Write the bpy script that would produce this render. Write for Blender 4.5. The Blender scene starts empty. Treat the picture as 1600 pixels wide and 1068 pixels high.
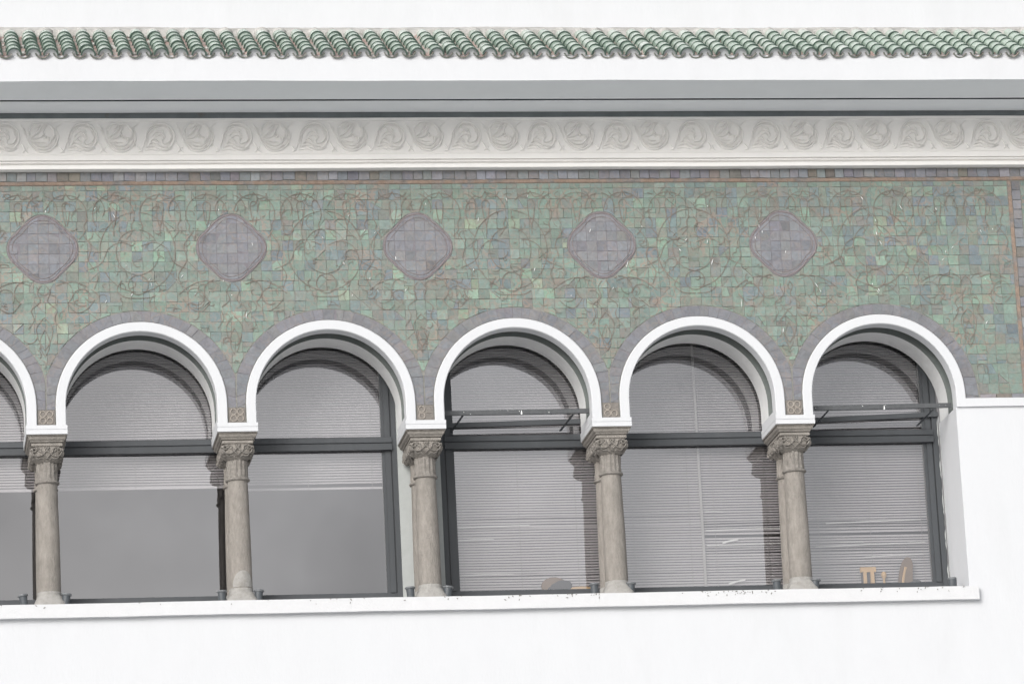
import bpy, math, random
from mathutils import Vector, Matrix
random.seed(7)
sc = bpy.context.scene
R = math.radians
ZO = 9.686                       # height of the arches' springing line above the ground
# ------------------------------------------------------------------ camera
cam_d = bpy.data.cameras.new('camera'); cam = bpy.data.objects.new('camera', cam_d)
sc.collection.objects.link(cam); sc.camera = cam
ya, pi_, ro, fpx = 0.1570, 0.2475, -0.0498, 6816.8
fw = Vector((math.sin(ya)*math.cos(pi_), math.cos(ya)*math.cos(pi_), math.sin(pi_)))
r0 = Vector((math.cos(ya), -math.sin(ya), 0)); u0 = r0.cross(fw)
rr = r0*math.cos(ro)+u0*math.sin(ro); uu = -r0*math.sin(ro)+u0*math.cos(ro)
M = Matrix((rr, uu, -fw)).transposed().to_4x4()
M.translation = Vector((-2.324, -33.488, -8.086+ZO))
cam.matrix_world = M
cam_d.sensor_width = 36; cam_d.lens = fpx/1600*36
cam_d.clip_start = .5; cam_d.clip_end = 6000
# ------------------------------------------------------------------ world, sun, exposure
w = bpy.data.worlds.new('World'); sc.world = w; w.use_nodes = True
nt = w.node_tree; nt.nodes.clear()
out = nt.nodes.new('ShaderNodeOutputWorld'); bg = nt.nodes.new('ShaderNodeBackground')
sky = nt.nodes.new('ShaderNodeTexSky'); sky.sky_type = 'NISHITA'; sky.sun_disc = False
SUN_EL, SUN_ROT = R(28), R(213)
sky.sun_elevation = SUN_EL; sky.sun_rotation = SUN_ROT
sky.air_density = 1.0; sky.dust_density = 4.0; sky.ozone_density = 1.0
hs = nt.nodes.new('ShaderNodeHueSaturation'); hs.inputs['Saturation'].default_value = .26
nt.links.new(sky.outputs[0], hs.inputs['Color'])
# soft unevenness of the cloud cover
tc = nt.nodes.new('ShaderNodeTexCoord'); cn = nt.nodes.new('ShaderNodeTexNoise'); cn.inputs['Scale'].default_value = 15; cn.inputs['Detail'].default_value = 5
cm = nt.nodes.new('ShaderNodeMapRange'); cm.inputs[1].default_value = .3; cm.inputs[2].default_value = .7; cm.inputs[3].default_value = .76; cm.inputs[4].default_value = 1.24
cv = nt.nodes.new('ShaderNodeVectorMath'); cv.operation = 'MULTIPLY'
nt.links.new(tc.outputs['Generated'], cn.inputs['Vector']); nt.links.new(cn.outputs[0], cm.inputs[0])
nt.links.new(hs.outputs[0], cv.inputs[0]); nt.links.new(cm.outputs[0], cv.inputs[1]); nt.links.new(cv.outputs[0], bg.inputs[0])
bg.inputs[1].default_value = .14
nt.links.new(bg.outputs[0], out.inputs[0])
sd = bpy.data.lights.new('sun', 'SUN'); sd.energy = 1.25; sd.angle = R(30); sd.color = (1, .98, .955)
sun = bpy.data.objects.new('sun', sd); sc.collection.objects.link(sun)
sdir = Vector((math.sin(SUN_ROT)*math.cos(SUN_EL), math.cos(SUN_ROT)*math.cos(SUN_EL), math.sin(SUN_EL)))
sun.rotation_euler = sdir.to_track_quat('Z', 'Y').to_euler()
sc.view_settings.view_transform = 'Standard'; sc.view_settings.look = 'None'
sc.view_settings.exposure = 0.16; sc.view_settings.gamma = 1
sc.view_settings.use_curve_mapping = False
# ------------------------------------------------------------------ helpers
def mat(name, col, rough=.6, spec=.5, noise=0, nscale=8, bump=0, bscale=60, col2=None, f2=(.5, .7), s2=3, stretch=(1, 1, 1), metal=0):
    m = bpy.data.materials.new(name); m.use_nodes = True; t = m.node_tree; N = t.nodes; L = t.links
    b = N['Principled BSDF']; b.inputs['Roughness'].default_value = rough
    b.inputs['Specular IOR Level'].default_value = spec; b.inputs['Metallic'].default_value = metal
    geo = N.new('ShaderNodeNewGeometry'); mp = N.new('ShaderNodeMapping'); mp.inputs['Scale'].default_value = stretch
    L.new(geo.outputs['Position'], mp.inputs[0])
    cur = None
    rgb = N.new('ShaderNodeRGB'); rgb.outputs[0].default_value = (*col, 1); cur = rgb.outputs[0]
    if col2:
        n = N.new('ShaderNodeTexNoise'); n.inputs['Scale'].default_value = s2; n.inputs['Detail'].default_value = 6
        n.inputs['Roughness'].default_value = .65
        L.new(mp.outputs[0], n.inputs['Vector'])
        r = N.new('ShaderNodeMapRange'); r.inputs[1].default_value = f2[0]; r.inputs[2].default_value = f2[1]
        L.new(n.outputs[0], r.inputs[0])
        mx = N.new('ShaderNodeMix'); mx.data_type = 'RGBA'; L.new(r.outputs[0], mx.inputs[0])
        L.new(cur, mx.inputs[6]); mx.inputs[7].default_value = (*col2, 1); cur = mx.outputs[2]
    if noise:
        n = N.new('ShaderNodeTexNoise'); n.inputs['Scale'].default_value = nscale; n.inputs['Detail'].default_value = 8
        n.inputs['Roughness'].default_value = .7; L.new(mp.outputs[0], n.inputs['Vector'])
        r = N.new('ShaderNodeMapRange'); r.inputs[1].default_value = .25; r.inputs[2].default_value = .75
        r.inputs[3].default_value = 1-noise; r.inputs[4].default_value = 1+noise; L.new(n.outputs[0], r.inputs[0])
        mu = N.new('ShaderNodeVectorMath'); mu.operation = 'MULTIPLY'; L.new(cur, mu.inputs[0]); L.new(r.outputs[0], mu.inputs[1])
        cur = mu.outputs[0]
    L.new(cur, b.inputs['Base Color'])
    if bump:
        n = N.new('ShaderNodeTexNoise'); n.inputs['Scale'].default_value = bscale; n.inputs['Detail'].default_value = 5
        L.new(mp.outputs[0], n.inputs['Vector'])
        bp = N.new('ShaderNodeBump'); bp.inputs['Strength'].default_value = bump; bp.inputs['Distance'].default_value = .01
        L.new(n.outputs[0], bp.inputs['Height']); L.new(bp.outputs[0], b.inputs['Normal'])
    return m

M_white = mat('white_paint', (.605, .62, .645), .75, .3, .02, 4, .14, 45, (.57, .583, .603), (.55, .8), 1.2, (1, 1, .35))
M_sill = mat('sill_paint', (.62, .63, .65), .75, .3, .03, 12, .3, 60, (.62, .615, .60), (.62, .8), 7)
M_soffit = mat('soffit_paint', (.735, .765, .795), .8, .2, .03, 3, .2, 40)
M_reveal = mat('reveal_plaster', (.70, .71, .70), .85, .2, .06, 9, .35, 30)
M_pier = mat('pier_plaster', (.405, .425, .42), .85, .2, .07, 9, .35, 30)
M_rear = mat('rear_arch_plaster', (.74, .75, .755), .85, .2, .07, 9, .35, 30)
M_recess_shade = mat('recess_shade', (.17, .19, .185), .9, .2, .15, 10)  # shade of the slot between front and rear arch, put into the colour
M_frieze = mat('frieze_plaster', (.84, .83, .815), .8, .25, .025, 8, .15, 60)
M_mould = mat('moulding_paint', (.85, .84, .825), .7, .3, .02, 6, .1, 50)
M_slot = mat('slot_dark', (.22, .245, .255), .8, .3, .2, 5, 0, 50, (.2, .17, .15), (.6, .75), 4)
M_stone = mat('column_stone', (.285, .265, .243), .9, .2, .24, 30, 1.0, 130, (.25, .235, .215), (.46, .75), 7, (1, 1, .35))
M_base = mat('base_stone', (.35, .342, .328), .9, .2, .14, 25, .8, 90, (.3, .29, .27), (.5, .7), 14)
M_carve = mat('carved_stone', (.27, .254, .235), .9, .2, .25, 40, .9, 110, (.19, .175, .16), (.45, .7), 22)
M_frame = mat('dark_frame', (.060, .066, .073), .5, .4, .1, 6, 0, 50, (.075, .08, .088), (.5, .7), 2, (1, 1, .2))  # dark base lifted in colour in place of a haze veil
M_frame2 = mat('grey_rail', (.085, .09, .096), .5, .4, .25, 40)
M_lamp = mat('lamp_metal', (.075, .085, .095), .45, .5, .2, 30)
M_rim = mat('lamp_rim', (.16, .17, .18), .4, .5, .2, 50)
M_slat = mat('blind_slat', (.64, .60, .615), .55, .4, .03, 2)
M_slat2 = mat('bent_slat', (.85, .83, .81), .5)
M_cord = mat('blind_cord', (.45, .43, .42), .8)
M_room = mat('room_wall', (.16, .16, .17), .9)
M_ground = mat('forecourt_paving', (.55, .55, .54), .9, .3, .12, .5, .2, 5)
M_grout = mat('grout', (.245, .245, .225), .95, .2, .25, 25, .4, 80)
M_rust = mat('rust_band', (.27, .205, .165), .95, .2, .3, 22, .5, 60, (.20, .19, .185), (.45, .65), 9)
M_bed = mat('ring_bed', (.20, .19, .208), .95, .2, .2, 25)
M_line = mat('incised_line', (.215, .185, .163), .95, .2, .3, 25, 0, 50, (.17, .145, .125), (.5, .62), 2.5)
M_rimline = mat('medallion_rim', (.205, .178, .178), .9, .2, .25, 25)
M_streak = mat('white_streak', (.85, .87, .87), .5)
M_terra = mat('terracotta', (.40, .29, .265), .9, .2, .2, 25, .5, 70, (.33, .32, .30), (.42, .6), 9)
M_mortar = mat('mortar', (.47, .46, .445), .95, .2, .18, 18, 1.0, 45, (.28, .275, .26), (.48, .68), 9)
M_lip = mat('tile_lip', (.13, .15, .13), .6, .4, .25, 30, 0, 50, (.34, .34, .32), (.5, .65), 14)
M_dirt = mat('dirt', (.10, .09, .07), 1)
M_brown = mat('brown_wood', (.20, .125, .07), .6, .4, .2, 20)
M_tan = mat('tan_wood', (.72, .46, .22), .6, .4, .1, 20)
M_dark = mat('dark_cushion', (.02, .022, .025), .8)
M_rose = mat('rosette_stone', (.21, .195, .18), .9, .2, .25, 60, .5, 100)
M_rose2 = mat('rosette_relief', (.33, .30, .27), .9, .2, .2, 60, .4, 100)

def glazed(name, rough, wear):
    m = bpy.data.materials.new(name); m.use_nodes = True; t = m.node_tree; N = t.nodes; L = t.links
    b = N['Principled BSDF']; b.inputs['Roughness'].default_value = rough
    a = N.new('ShaderNodeAttribute'); a.attribute_name = 'glaze'
    geo = N.new('ShaderNodeNewGeometry')
    n = N.new('ShaderNodeTexNoise'); n.inputs['Scale'].default_value = 22; n.inputs['Detail'].default_value = 5; n.inputs['Distortion'].default_value = 1.2
    L.new(geo.outputs['Position'], n.inputs['Vector'])
    r = N.new('ShaderNodeMapRange'); r.inputs[1].default_value = .3; r.inputs[2].default_value = .7; r.inputs[3].default_value = .84; r.inputs[4].default_value = 1.16
    L.new(n.outputs[0], r.inputs[0])
    mu = N.new('ShaderNodeVectorMath'); mu.operation = 'MULTIPLY'; L.new(a.outputs['Color'], mu.inputs[0]); L.new(r.outputs[0], mu.inputs[1])
    cur = mu.outputs[0]
    for sc_, c_, lo, hi, am in ((9, (.225, .185, .17, 1), .52, .66, .6), (13, (.16, .20, .245, 1), .56, .68, .5), (17, (.23, .29, .225, 1), .58, .7, .4)) if wear > .5 else ((14, (.25, .21, .205, 1), .55, .7, .35),):
        n2 = N.new('ShaderNodeTexNoise'); n2.inputs['Scale'].default_value = sc_; n2.inputs['Detail'].default_value = 7; n2.inputs['Roughness'].default_value = .7; n2.inputs['Distortion'].default_value = 1.5
        mp2 = N.new('ShaderNodeMapping'); mp2.inputs['Location'].default_value = (sc_*3.1, 0, sc_); L.new(geo.outputs['Position'], mp2.inputs[0]); L.new(mp2.outputs[0], n2.inputs['Vector'])
        q2 = N.new('ShaderNodeMapRange'); q2.inputs[1].default_value = lo; q2.inputs[2].default_value = hi; q2.inputs[4].default_value = am; L.new(n2.outputs[0], q2.inputs[0])
        m2 = N.new('ShaderNodeMix'); m2.data_type = 'RGBA'; L.new(q2.outputs[0], m2.inputs[0]); L.new(cur, m2.inputs[6]); m2.inputs[7].default_value = c_; cur = m2.outputs[2]
    if wear:
        # glaze worn off along crazing and in patches: bare brown clay
        v = N.new('ShaderNodeTexVoronoi'); v.feature = 'DISTANCE_TO_EDGE'; v.inputs['Scale'].default_value = 12.5
        nd = N.new('ShaderNodeTexNoise'); nd.inputs['Scale'].default_value = 7; nd.inputs['Detail'].default_value = 3
        vm = N.new('ShaderNodeVectorMath'); vm.operation = 'SCALE'; vm.inputs['Scale'].default_value = .16
        va = N.new('ShaderNodeVectorMath'); va.operation = 'ADD'
        L.new(geo.outputs['Position'], nd.inputs['Vector']); L.new(nd.outputs['Color'], vm.inputs[0])
        L.new(geo.outputs['Position'], va.inputs[0]); L.new(vm.outputs[0], va.inputs[1]); L.new(va.outputs[0], v.inputs['Vector'])
        r1 = N.new('ShaderNodeMapRange'); r1.inputs[1].default_value = .028; r1.inputs[2].default_value = .075; r1.inputs[3].default_value = 1; r1.inputs[4].default_value = 0
        L.new(v.outputs['Distance'], r1.inputs[0])
        nm = N.new('ShaderNodeTexNoise'); nm.inputs['Scale'].default_value = 3.2; nm.inputs['Detail'].default_value = 6
        L.new(geo.outputs['Position'], nm.inputs['Vector'])
        r2 = N.new('ShaderNodeMapRange'); r2.inputs[1].default_value = .42; r2.inputs[2].default_value = .60; r2.inputs[3].default_value = .06; r2.inputs[4].default_value = wear
        L.new(nm.outputs[0], r2.inputs[0])
        ml = N.new('ShaderNodeMath'); ml.operation = 'MULTIPLY'; L.new(r1.outputs[0], ml.inputs[0]); L.new(r2.outputs[0], ml.inputs[1])
        npz = N.new('ShaderNodeTexNoise'); npz.inputs['Scale'].default_value = 30; npz.inputs['Detail'].default_value = 4; npz.inputs['Distortion'].default_value = 2
        L.new(geo.outputs['Position'], npz.inputs['Vector'])
        r3 = N.new('ShaderNodeMapRange'); r3.inputs[1].default_value = .56; r3.inputs[2].default_value = .70; r3.inputs[4].default_value = wear*.6
        L.new(npz.outputs[0], r3.inputs[0])
        mxx = N.new('ShaderNodeMath'); mxx.operation = 'MAXIMUM'; L.new(ml.outputs[0], mxx.inputs[0]); L.new(r3.outputs[0], mxx.inputs[1])
        mx = N.new('ShaderNodeMix'); mx.data_type = 'RGBA'; L.new(mxx.outputs[0], mx.inputs[0]); L.new(cur, mx.inputs[6])
        mx.inputs[7].default_value = (.27, .215, .18, 1); cur = mx.outputs[2]
    L.new(cur, b.inputs['Base Color'])
    bn = N.new('ShaderNodeBump'); bn.inputs['Strength'].default_value = .25; bn.inputs['Distance'].default_value = .006
    L.new(n.outputs[0], bn.inputs['Height']); L.new(bn.outputs[0], b.inputs['Normal'])
    return m
M_glaze = glazed('green_glaze', .42, .8)
M_purple = glazed('purple_glaze', .55, .35)
def roof_glaze():
    m = bpy.data.materials.new('roof_glaze'); m.use_nodes = True; t = m.node_tree; N = t.nodes; L = t.links
    b = N['Principled BSDF']; b.inputs['Roughness'].default_value = .2; b.inputs['Specular IOR Level'].default_value = .6
    oi = N.new('ShaderNodeObjectInfo'); cr = N.new('ShaderNodeValToRGB'); e = cr.color_ramp.elements
    e[0].color = (.25, .33, .275, 1); e[1].color = (.46, .52, .475, 1); e.new(.5).color = (.34, .425, .36, 1); e.new(.85).color = (.40, .47, .415, 1)
    geo = N.new('ShaderNodeNewGeometry'); n = N.new('ShaderNodeTexNoise'); n.inputs['Scale'].default_value = 26; n.inputs['Detail'].default_value = 6
    L.new(geo.outputs['Position'], n.inputs['Vector']); L.new(oi.outputs['Random'], cr.inputs[0])
    r = N.new('ShaderNodeMapRange'); r.inputs[1].default_value = .52; r.inputs[2].default_value = .74; r.inputs[4].default_value = .7; L.new(n.outputs[0], r.inputs[0])
    mx = N.new('ShaderNodeMix'); mx.data_type = 'RGBA'; L.new(r.outputs[0], mx.inputs[0]); L.new(cr.outputs[0], mx.inputs[6]); mx.inputs[7].default_value = (.42, .42, .39, 1)
    L.new(mx.outputs[2], b.inputs['Base Color']); return m
M_roof = roof_glaze()
M_nose = mat('tile_nose', (.06, .095, .078), .5, .4, .3, 30)
def glass_mat():
    m = bpy.data.materials.new('window_glass'); m.use_nodes = True; t = m.node_tree; N = t.nodes; L = t.links
    N.remove(N['Principled BSDF']); o = N['Material Output']
    tr = N.new('ShaderNodeBsdfTransparent'); tr.inputs[0].default_value = (.74, .75, .755, 1)
    gl = N.new('ShaderNodeBsdfGlossy'); gl.inputs['Roughness'].default_value = .0; gl.inputs[0].default_value = (.985, .975, 1, 1)
    # slight waviness of the sheet
    geo = N.new('ShaderNodeNewGeometry'); n = N.new('ShaderNodeTexNoise'); n.inputs['Scale'].default_value = 1.3
    bp = N.new('ShaderNodeBump'); bp.inputs['Strength'].default_value = .04; bp.inputs['Distance'].default_value = .02
    L.new(geo.outputs['Position'], n.inputs['Vector']); L.new(n.outputs[0], bp.inputs['Height']); L.new(bp.outputs[0], gl.inputs['Normal'])
    mx = N.new('ShaderNodeMixShader'); mx.inputs[0].default_value = GLASS_R
    L.new(tr.outputs[0], mx.inputs[1]); L.new(gl.outputs[0], mx.inputs[2]); L.new(mx.outputs[0], o.inputs[0]); return m
GLASS_R = .24
M_glass = glass_mat()

def link(o, parent=None):
    sc.collection.objects.link(o)
    if parent is not None: o.parent = parent
    return o
def wpos(o):
    p = Vector(o.location)
    while o.parent: o = o.parent; p = p+Vector(o.location)
    return p
def tag(o, label=None, cat=None, group=None, kind=None):
    if label: o['label'] = label
    if cat: o['category'] = cat
    if group: o['group'] = group
    if kind: o['kind'] = kind
    return o
def thing(name, loc, label, cat, group=None):
    o = bpy.data.objects.new(name, None); o.empty_display_size = .2
    o.location = (loc[0], loc[1], loc[2]+ZO); link(o)
    return tag(o, label, cat, group)
class MB:
    """collects polygons in facade coordinates (z from the springing line); build() links them as one object"""
    def __init__(s): s.v = []; s.f = []; s.mi = []; s.col = []; s.sm = []
    def add(s, vs, fs, mi=0, col=None, smooth=False):
        n = len(s.v); s.v += [tuple(v) for v in vs]
        for f in fs: s.f.append([i+n for i in f]); s.mi.append(mi); s.col.append(col or (.5, .5, .5)); s.sm.append(smooth)
    def box(s, x0, x1, y0, y1, z0, z1, mi=0):
        s.add([(x, y, z) for x in (x0, x1) for y in (y0, y1) for z in (z0, z1)],
              [(0, 1, 3, 2), (4, 6, 7, 5), (0, 4, 5, 1), (2, 3, 7, 6), (0, 2, 6, 4), (1, 5, 7, 3)], mi)
    def loft(s, loops, mi=0, smooth=False, cap=True):
        n = len(loops[0]); vs = [p for l in loops for p in l]; fs = []
        for k in range(len(loops)-1):
            for i in range(n):
                j = (i+1) % n; fs.append((k*n+i, k*n+j, (k+1)*n+j, (k+1)*n+i))
        s.add(vs, fs, mi, smooth=smooth)
        if cap:
            s.add(loops[0], [tuple(range(n))[::-1]], mi); s.add(loops[-1], [tuple(range(n))], mi)
    def lathe(s, prof, cx, cy, seg=28, mi=0, smooth=True, fn=None):
        loops = []
        for r, z in prof:
            lp = []
            for i in range(seg):
                a = 2*math.pi*i/seg; q = r*(fn(a, z) if fn else 1)
                lp.append((cx+q*math.cos(a), cy+q*math.sin(a), z))
            loops.append(lp)
        s.loft(loops, mi, smooth)
    def tube(s, pts, r, seg=6, mi=0, flat=None):
        """tube along pts; flat=(axis direction) not needed"""
        pts = [Vector(p) for p in pts]; loops = []
        for i, p in enumerate(pts):
            t = (pts[min(i+1, len(pts)-1)]-pts[max(i-1, 0)]).normalized()
            a = Vector((0, 0, 1)) if abs(t.z) < .9 else Vector((0, 1, 0))
            u = t.cross(a).normalized(); v = t.cross(u)
            q = r[i] if isinstance(r, (list, tuple)) else r
            loops.append([p+(u*math.cos(2*math.pi*k/seg)+v*math.sin(2*math.pi*k/seg))*q for k in range(seg)])
        s.loft(loops, mi, True)
    def ridge(s, pts, wd, h, y, mi=0, col=None, n=5, to=None):
        """half-round rib on the plane Y=y, rising towards -Y; pts are (x,z); `to` maps a (x,y,z) point"""
        m = len(pts); vs = []; fs = []
        for i, (x, z) in enumerate(pts):
            x0, z0 = pts[max(i-1, 0)]; x1, z1 = pts[min(i+1, m-1)]
            dx, dz = x1-x0, z1-z0; L = math.hypot(dx, dz) or 1; nx, nz = -dz/L, dx/L
            q = wd[i] if isinstance(wd, (list, tuple)) else wd
            hh = h[i] if isinstance(h, (list, tuple)) else h
            for k in range(n):
                a = math.pi*k/(n-1); c, sn = math.cos(a), math.sin(a)
                vs.append((x+nx*q/2*c, y-hh*sn, z+nz*q/2*c))
        for i in range(m-1):
            for k in range(n-1):
                a = i*n+k; fs.append((a, a+1, a+1+n, a+n))
        if to: vs = [to(v) for v in vs]
        s.add(vs, fs, mi, col, True)
    def build(s, name, mats, parent=None, glaze=False, origin=None):
        if not isinstance(mats, (list, tuple)): mats = [mats]
        xs = [v[0] for v in s.v]; ys = [v[1] for v in s.v]; zs = [v[2] for v in s.v]
        c = Vector(origin) if origin is not None else Vector(((min(xs)+max(xs))/2, (min(ys)+max(ys))/2, min(zs)))
        me = bpy.data.meshes.new(name)
        me.from_pydata([tuple(Vector(v)-c) for v in s.v], [], s.f)
        for m in mats: me.materials.append(m)
        me.polygons.foreach_set('material_index', s.mi); me.polygons.foreach_set('use_smooth', s.sm)
        if glaze:
            at = me.attributes.new('glaze', 'FLOAT_COLOR', 'FACE')
            at.data.foreach_set('color', [q for cc in s.col for q in (*cc, 1)])
        me.update()
        o = bpy.data.objects.new(name, me)
        wp = c+Vector((0, 0, ZO)); link(o, parent)
        o.location = wp-(wpos(parent) if parent is not None else Vector())
        return o
def extrude_x(mb, prof, x0, x1, n=1, jit=0, mi=0, seed=0):
    """closed profile of (y,z) extruded along X in n steps with a hand-made waver"""
    rnd = random.Random(seed); loops = []; ph = [rnd.uniform(0, 6.28) for _ in range(6)]
    for i in range(n+1):
        x = x0+(x1-x0)*i/n
        d = jit*(math.sin(x*1.7+ph[0])+.6*math.sin(x*4.3+ph[1])+.4*math.sin(x*11+ph[2]))
        e = jit*(math.sin(x*2.1+ph[3])+.5*math.sin(x*5.9+ph[4])+.3*math.sin(x*14+ph[5]))
        loops.append([(x, y+e*.5, z+d) for y, z in prof])
    mb.loft(loops, mi)
def catmull(P, k=6):
    P = [P[0]]+list(P)+[P[-1]]; o = []
    for i in range(1, len(P)-2):
        for j in range(k):
            t = j/k; a, b, c, d = P[i-1], P[i], P[i+1], P[i+2]
            o.append(tuple(.5*((2*b[q])+(-a[q]+c[q])*t+(2*a[q]-5*b[q]+4*c[q]-d[q])*t*t+(-a[q]+3*b[q]-3*c[q]+d[q])*t**3) for q in (0, 1)))
    o.append(tuple(P[-1])); return o
def copy_tree(o, parent=None):
    c = o.copy(); sc.collection.objects.link(c); c.parent = parent
    for ch in list(o.children): copy_tree(ch, c)
    return c

# ================================================================== SETTING
g = MB(); g.add([(-3000, -3000, -ZO), (3000, -3000, -ZO), (3000, 3000, -ZO), (-3000, 3000, -ZO)], [(0, 1, 2, 3)])
tag(g.build('ground', M_ground), kind='structure')
B = 1.5; NB = range(-1, 5)                     # bays; arch k is centred on X = 1.5 k
RI, RO = .596, .675                            # inner and outer radius of the white arches
X0, X1 = -3.0, 12.0
# lower wall and the wall right of the windows
m = MB()
m.box(X0-6, X1, 0, .56, -ZO, -1.66)
m.box(6.59, X1, 0, .56, -1.66, -.105)
tag(m.build('lower_wall', M_white), kind='structure')
# upper wall behind the eave and core of the building
m = MB(); extrude_x(m, [(.10, 3.06), (.10, 7), (.5, 7), (.5, 3.06)], X0-6, X1, 90, .0015, seed=5)
tag(m.build('upper_wall', M_white), kind='structure')
m = MB(); m.box(X0-6, X1, .12, .58, 1.0, 3.05); m.box(X0-6, X1, .56, 6.5, 1.15, 1.25); m.box(X0-6, X1, .66, 6.5, -2.3, -2.2)
m.box(X0-6, X1, 6.4, 6.5, -2.2, 1.15); m.box(X0-6, X0-5.9, .66, 6.4, -2.2, 1.15); m.box(X1-.1, X1, .66, 6.4, -2.2, 1.15)
m.box(X0-6, X1, .56, .80, -2.2, -1.53)
tag(m.build('room_wall', M_room), kind='structure')
# pier between the two windows, and wall behind the right jamb
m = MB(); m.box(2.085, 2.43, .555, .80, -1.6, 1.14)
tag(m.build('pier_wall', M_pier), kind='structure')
m = MB(); m.box(6.575, X1, .562, .80, -1.6, 1.14); m.box(X0-6, -2.5, .3, .80, -1.6, 1.14)
tag(m.build('inner_wall', M_room), kind='structure')

# ================================================================== SILL
t = thing('window_sill', (2, 0, -1.694), 'long projecting white window sill under the columns, ending right of the last window', 'window sill')
m = MB(); extrude_x(m, [(-.05, -1.694), (-.052, -1.588), (.56, -1.588), (.56, -1.694)], X0-4, 6.655, 140, .0013, seed=2)
m.build('sill_slab', M_sill, t)
m = MB(); rnd = random.Random(3)
for c, n, sp in ((2.35, 5, .1), (3.05, 16, .25), (3.35, 6, .15), (4.6, 26, .2), (4.75, 8, .12), (6.15, 12, .2), (.6, 3, .3), (-.5, 4, .4), (1.6, 8, .25), (5.8, 5, .2)):
    for _ in range(n):
        x = rnd.gauss(c, sp); z = -1.588-abs(rnd.gauss(0, .018)); a = rnd.uniform(0, 3.14); l = rnd.uniform(.003, .012); q = rnd.uniform(.0015, .004)
        if z < -1.68: continue
        dx, dz = math.cos(a), math.sin(a)
        m.add([(x+dx*l, -.056, z+dz*l), (x-dz*q, -.0563, z+dx*q), (x-dx*l, -.056, z-dz*l), (x+dz*q, -.0563, z-dx*q)], [(0, 1, 2, 3)])
        m.add([(x+dx*l, -.0535, z+dz*l), (x-dz*q, -.0535, z+dx*q), (x-dx*l, -.0535, z-dz*l), (x+dz*q, -.0535, z-dx*q)], [(3, 2, 1, 0)])
tag(m.build('dirt_specks', M_dirt, t), kind='stuff')

# ================================================================== ARCH GEOMETRY
def arch_path(r, zb, zb2=None, seg=40):
    p = [(-r, zb)]
    for i in range(seg+1):
        a = math.pi*(1-i/seg); p.append((r*math.cos(a), r*math.sin(a)))
    p.append((r, zb if zb2 is None else zb2)); return p
def band(mb, cx, pi, po, y0, y1, mi=0, bev=.006):
    """solid strip between inner path pi and outer path po, from y0 (front) to y1"""
    n = len(pi); L = []
    for (a, b), (c, d) in zip(pi, po):
        dx, dz = c-a, d-b; l = math.hypot(dx, dz); ux, uz = dx/l*bev, dz/l*bev
        L.append([(cx+a, y1, b), (cx+a, y0+bev, b), (cx+a+ux, y0, b+uz), (cx+c-ux, y0, d-uz), (cx+c, y0+bev, d), (cx+c, y1, d)])
    vs = [p for l in L for p in l]; fs = []
    for i in range(n-1):
        for k in range(6):
            j = (k+1) % 6; fs.append((i*6+k, i*6+j, (i+1)*6+j, (i+1)*6+k))
    mb.add(vs, fs, mi); mb.add(L[0], [(5, 4, 3, 2, 1, 0)], mi); mb.add(L[-1], [(0, 1, 2, 3, 4, 5)], mi)
def arch_wall(mb, cx, r, zb, ztop, y0, y1, half=.75, mfront=0, mside=0, seg=40):
    P = [(-half, zb)]+arch_path(r, zb, seg=seg)+[(half, zb)]
    T = [(-half, ztop)]+[(x, ztop) for x, z in arch_path(r, zb, seg=seg)]+[(half, ztop)]
    for i in range(len(P)-1):
        a, b, c, d = P[i], P[i+1], T[i+1], T[i]
        if abs(a[0]-b[0]) > 1e-6:
            mb.add([(cx+a[0], y0, a[1]), (cx+b[0], y0, b[1]), (cx+c[0], y0, c[1]), (cx+d[0], y0, d[1])], [(0, 1, 2, 3)], mfront)
            mb.add([(cx+a[0], y1, a[1]), (cx+b[0], y1, b[1]), (cx+c[0], y1, c[1]), (cx+d[0], y1, d[1])], [(3, 2, 1, 0)], mfront)
        mb.add([(cx+a[0], y0, a[1]), (cx+b[0], y0, b[1]), (cx+b[0], y1, b[1]), (cx+a[0], y1, a[1])], [(3, 2, 1, 0)], mside)

# ------------------------------------------------------------------ tile shapes
def tile(mb, poly, y, col, rnd, h=.0034, bev=.0014, tilt=.035, mi=0):
    """polygon (x,z) counter-clockwise seen from the front, proud of plane y"""
    n = len(poly); cx = sum(p[0] for p in poly)/n; cz = sum(p[1] for p in poly)/n
    tx, tz = rnd.gauss(0, tilt), rnd.gauss(0, tilt); hh = h*rnd.uniform(.75, 1.2)
    base = [(x, y+.004, z) for x, z in poly]
    top = []
    for x, z in poly:
        dx, dz = cx-x, cz-z; l = math.hypot(dx, dz) or 1; k = min(bev/l, .4)
        X, Z = x+dx*k, z+dz*k; top.append((X, y-hh-tx*(X-cx)-tz*(Z-cz), Z))
    vs = base+top; fs = [(i, (i+1) % n, n+(i+1) % n, n+i) for i in range(n)]+[tuple(range(n, 2*n))]
    mb.add(vs, fs, mi, col)
def area(p): return abs(sum(p[i][0]*p[(i+1) % len(p)][1]-p[(i+1) % len(p)][0]*p[i][1] for i in range(len(p))))/2
def vary(c, rnd, a=.12):
    g_ = sum(c)/3; c = tuple(q*.84+g_*.16 for q in c); c = (c[0]*.75, c[1]*.83, c[2]*.82)
    k = 1+rnd.gauss(0, a); return tuple(max(.01, q*k*(1+rnd.gauss(0, a*.25))) for q in c)
PURPLE = [(.245, .228, .262), (.255, .24, .272), (.238, .22, .252), (.25, .228, .25), (.232, .22, .255)]
GREEN = [((.225, .295, .25), 30), ((.245, .305, .265), 22), ((.21, .27, .245), 16), ((.205, .255, .265), 12), ((.235, .26, .22), 10),
         ((.24, .25, .225), 10), ((.27, .37, .29), 5), ((.30, .355, .26), 2), ((.20, .235, .27), 6), ((.235, .225, .21), 4)]
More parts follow.
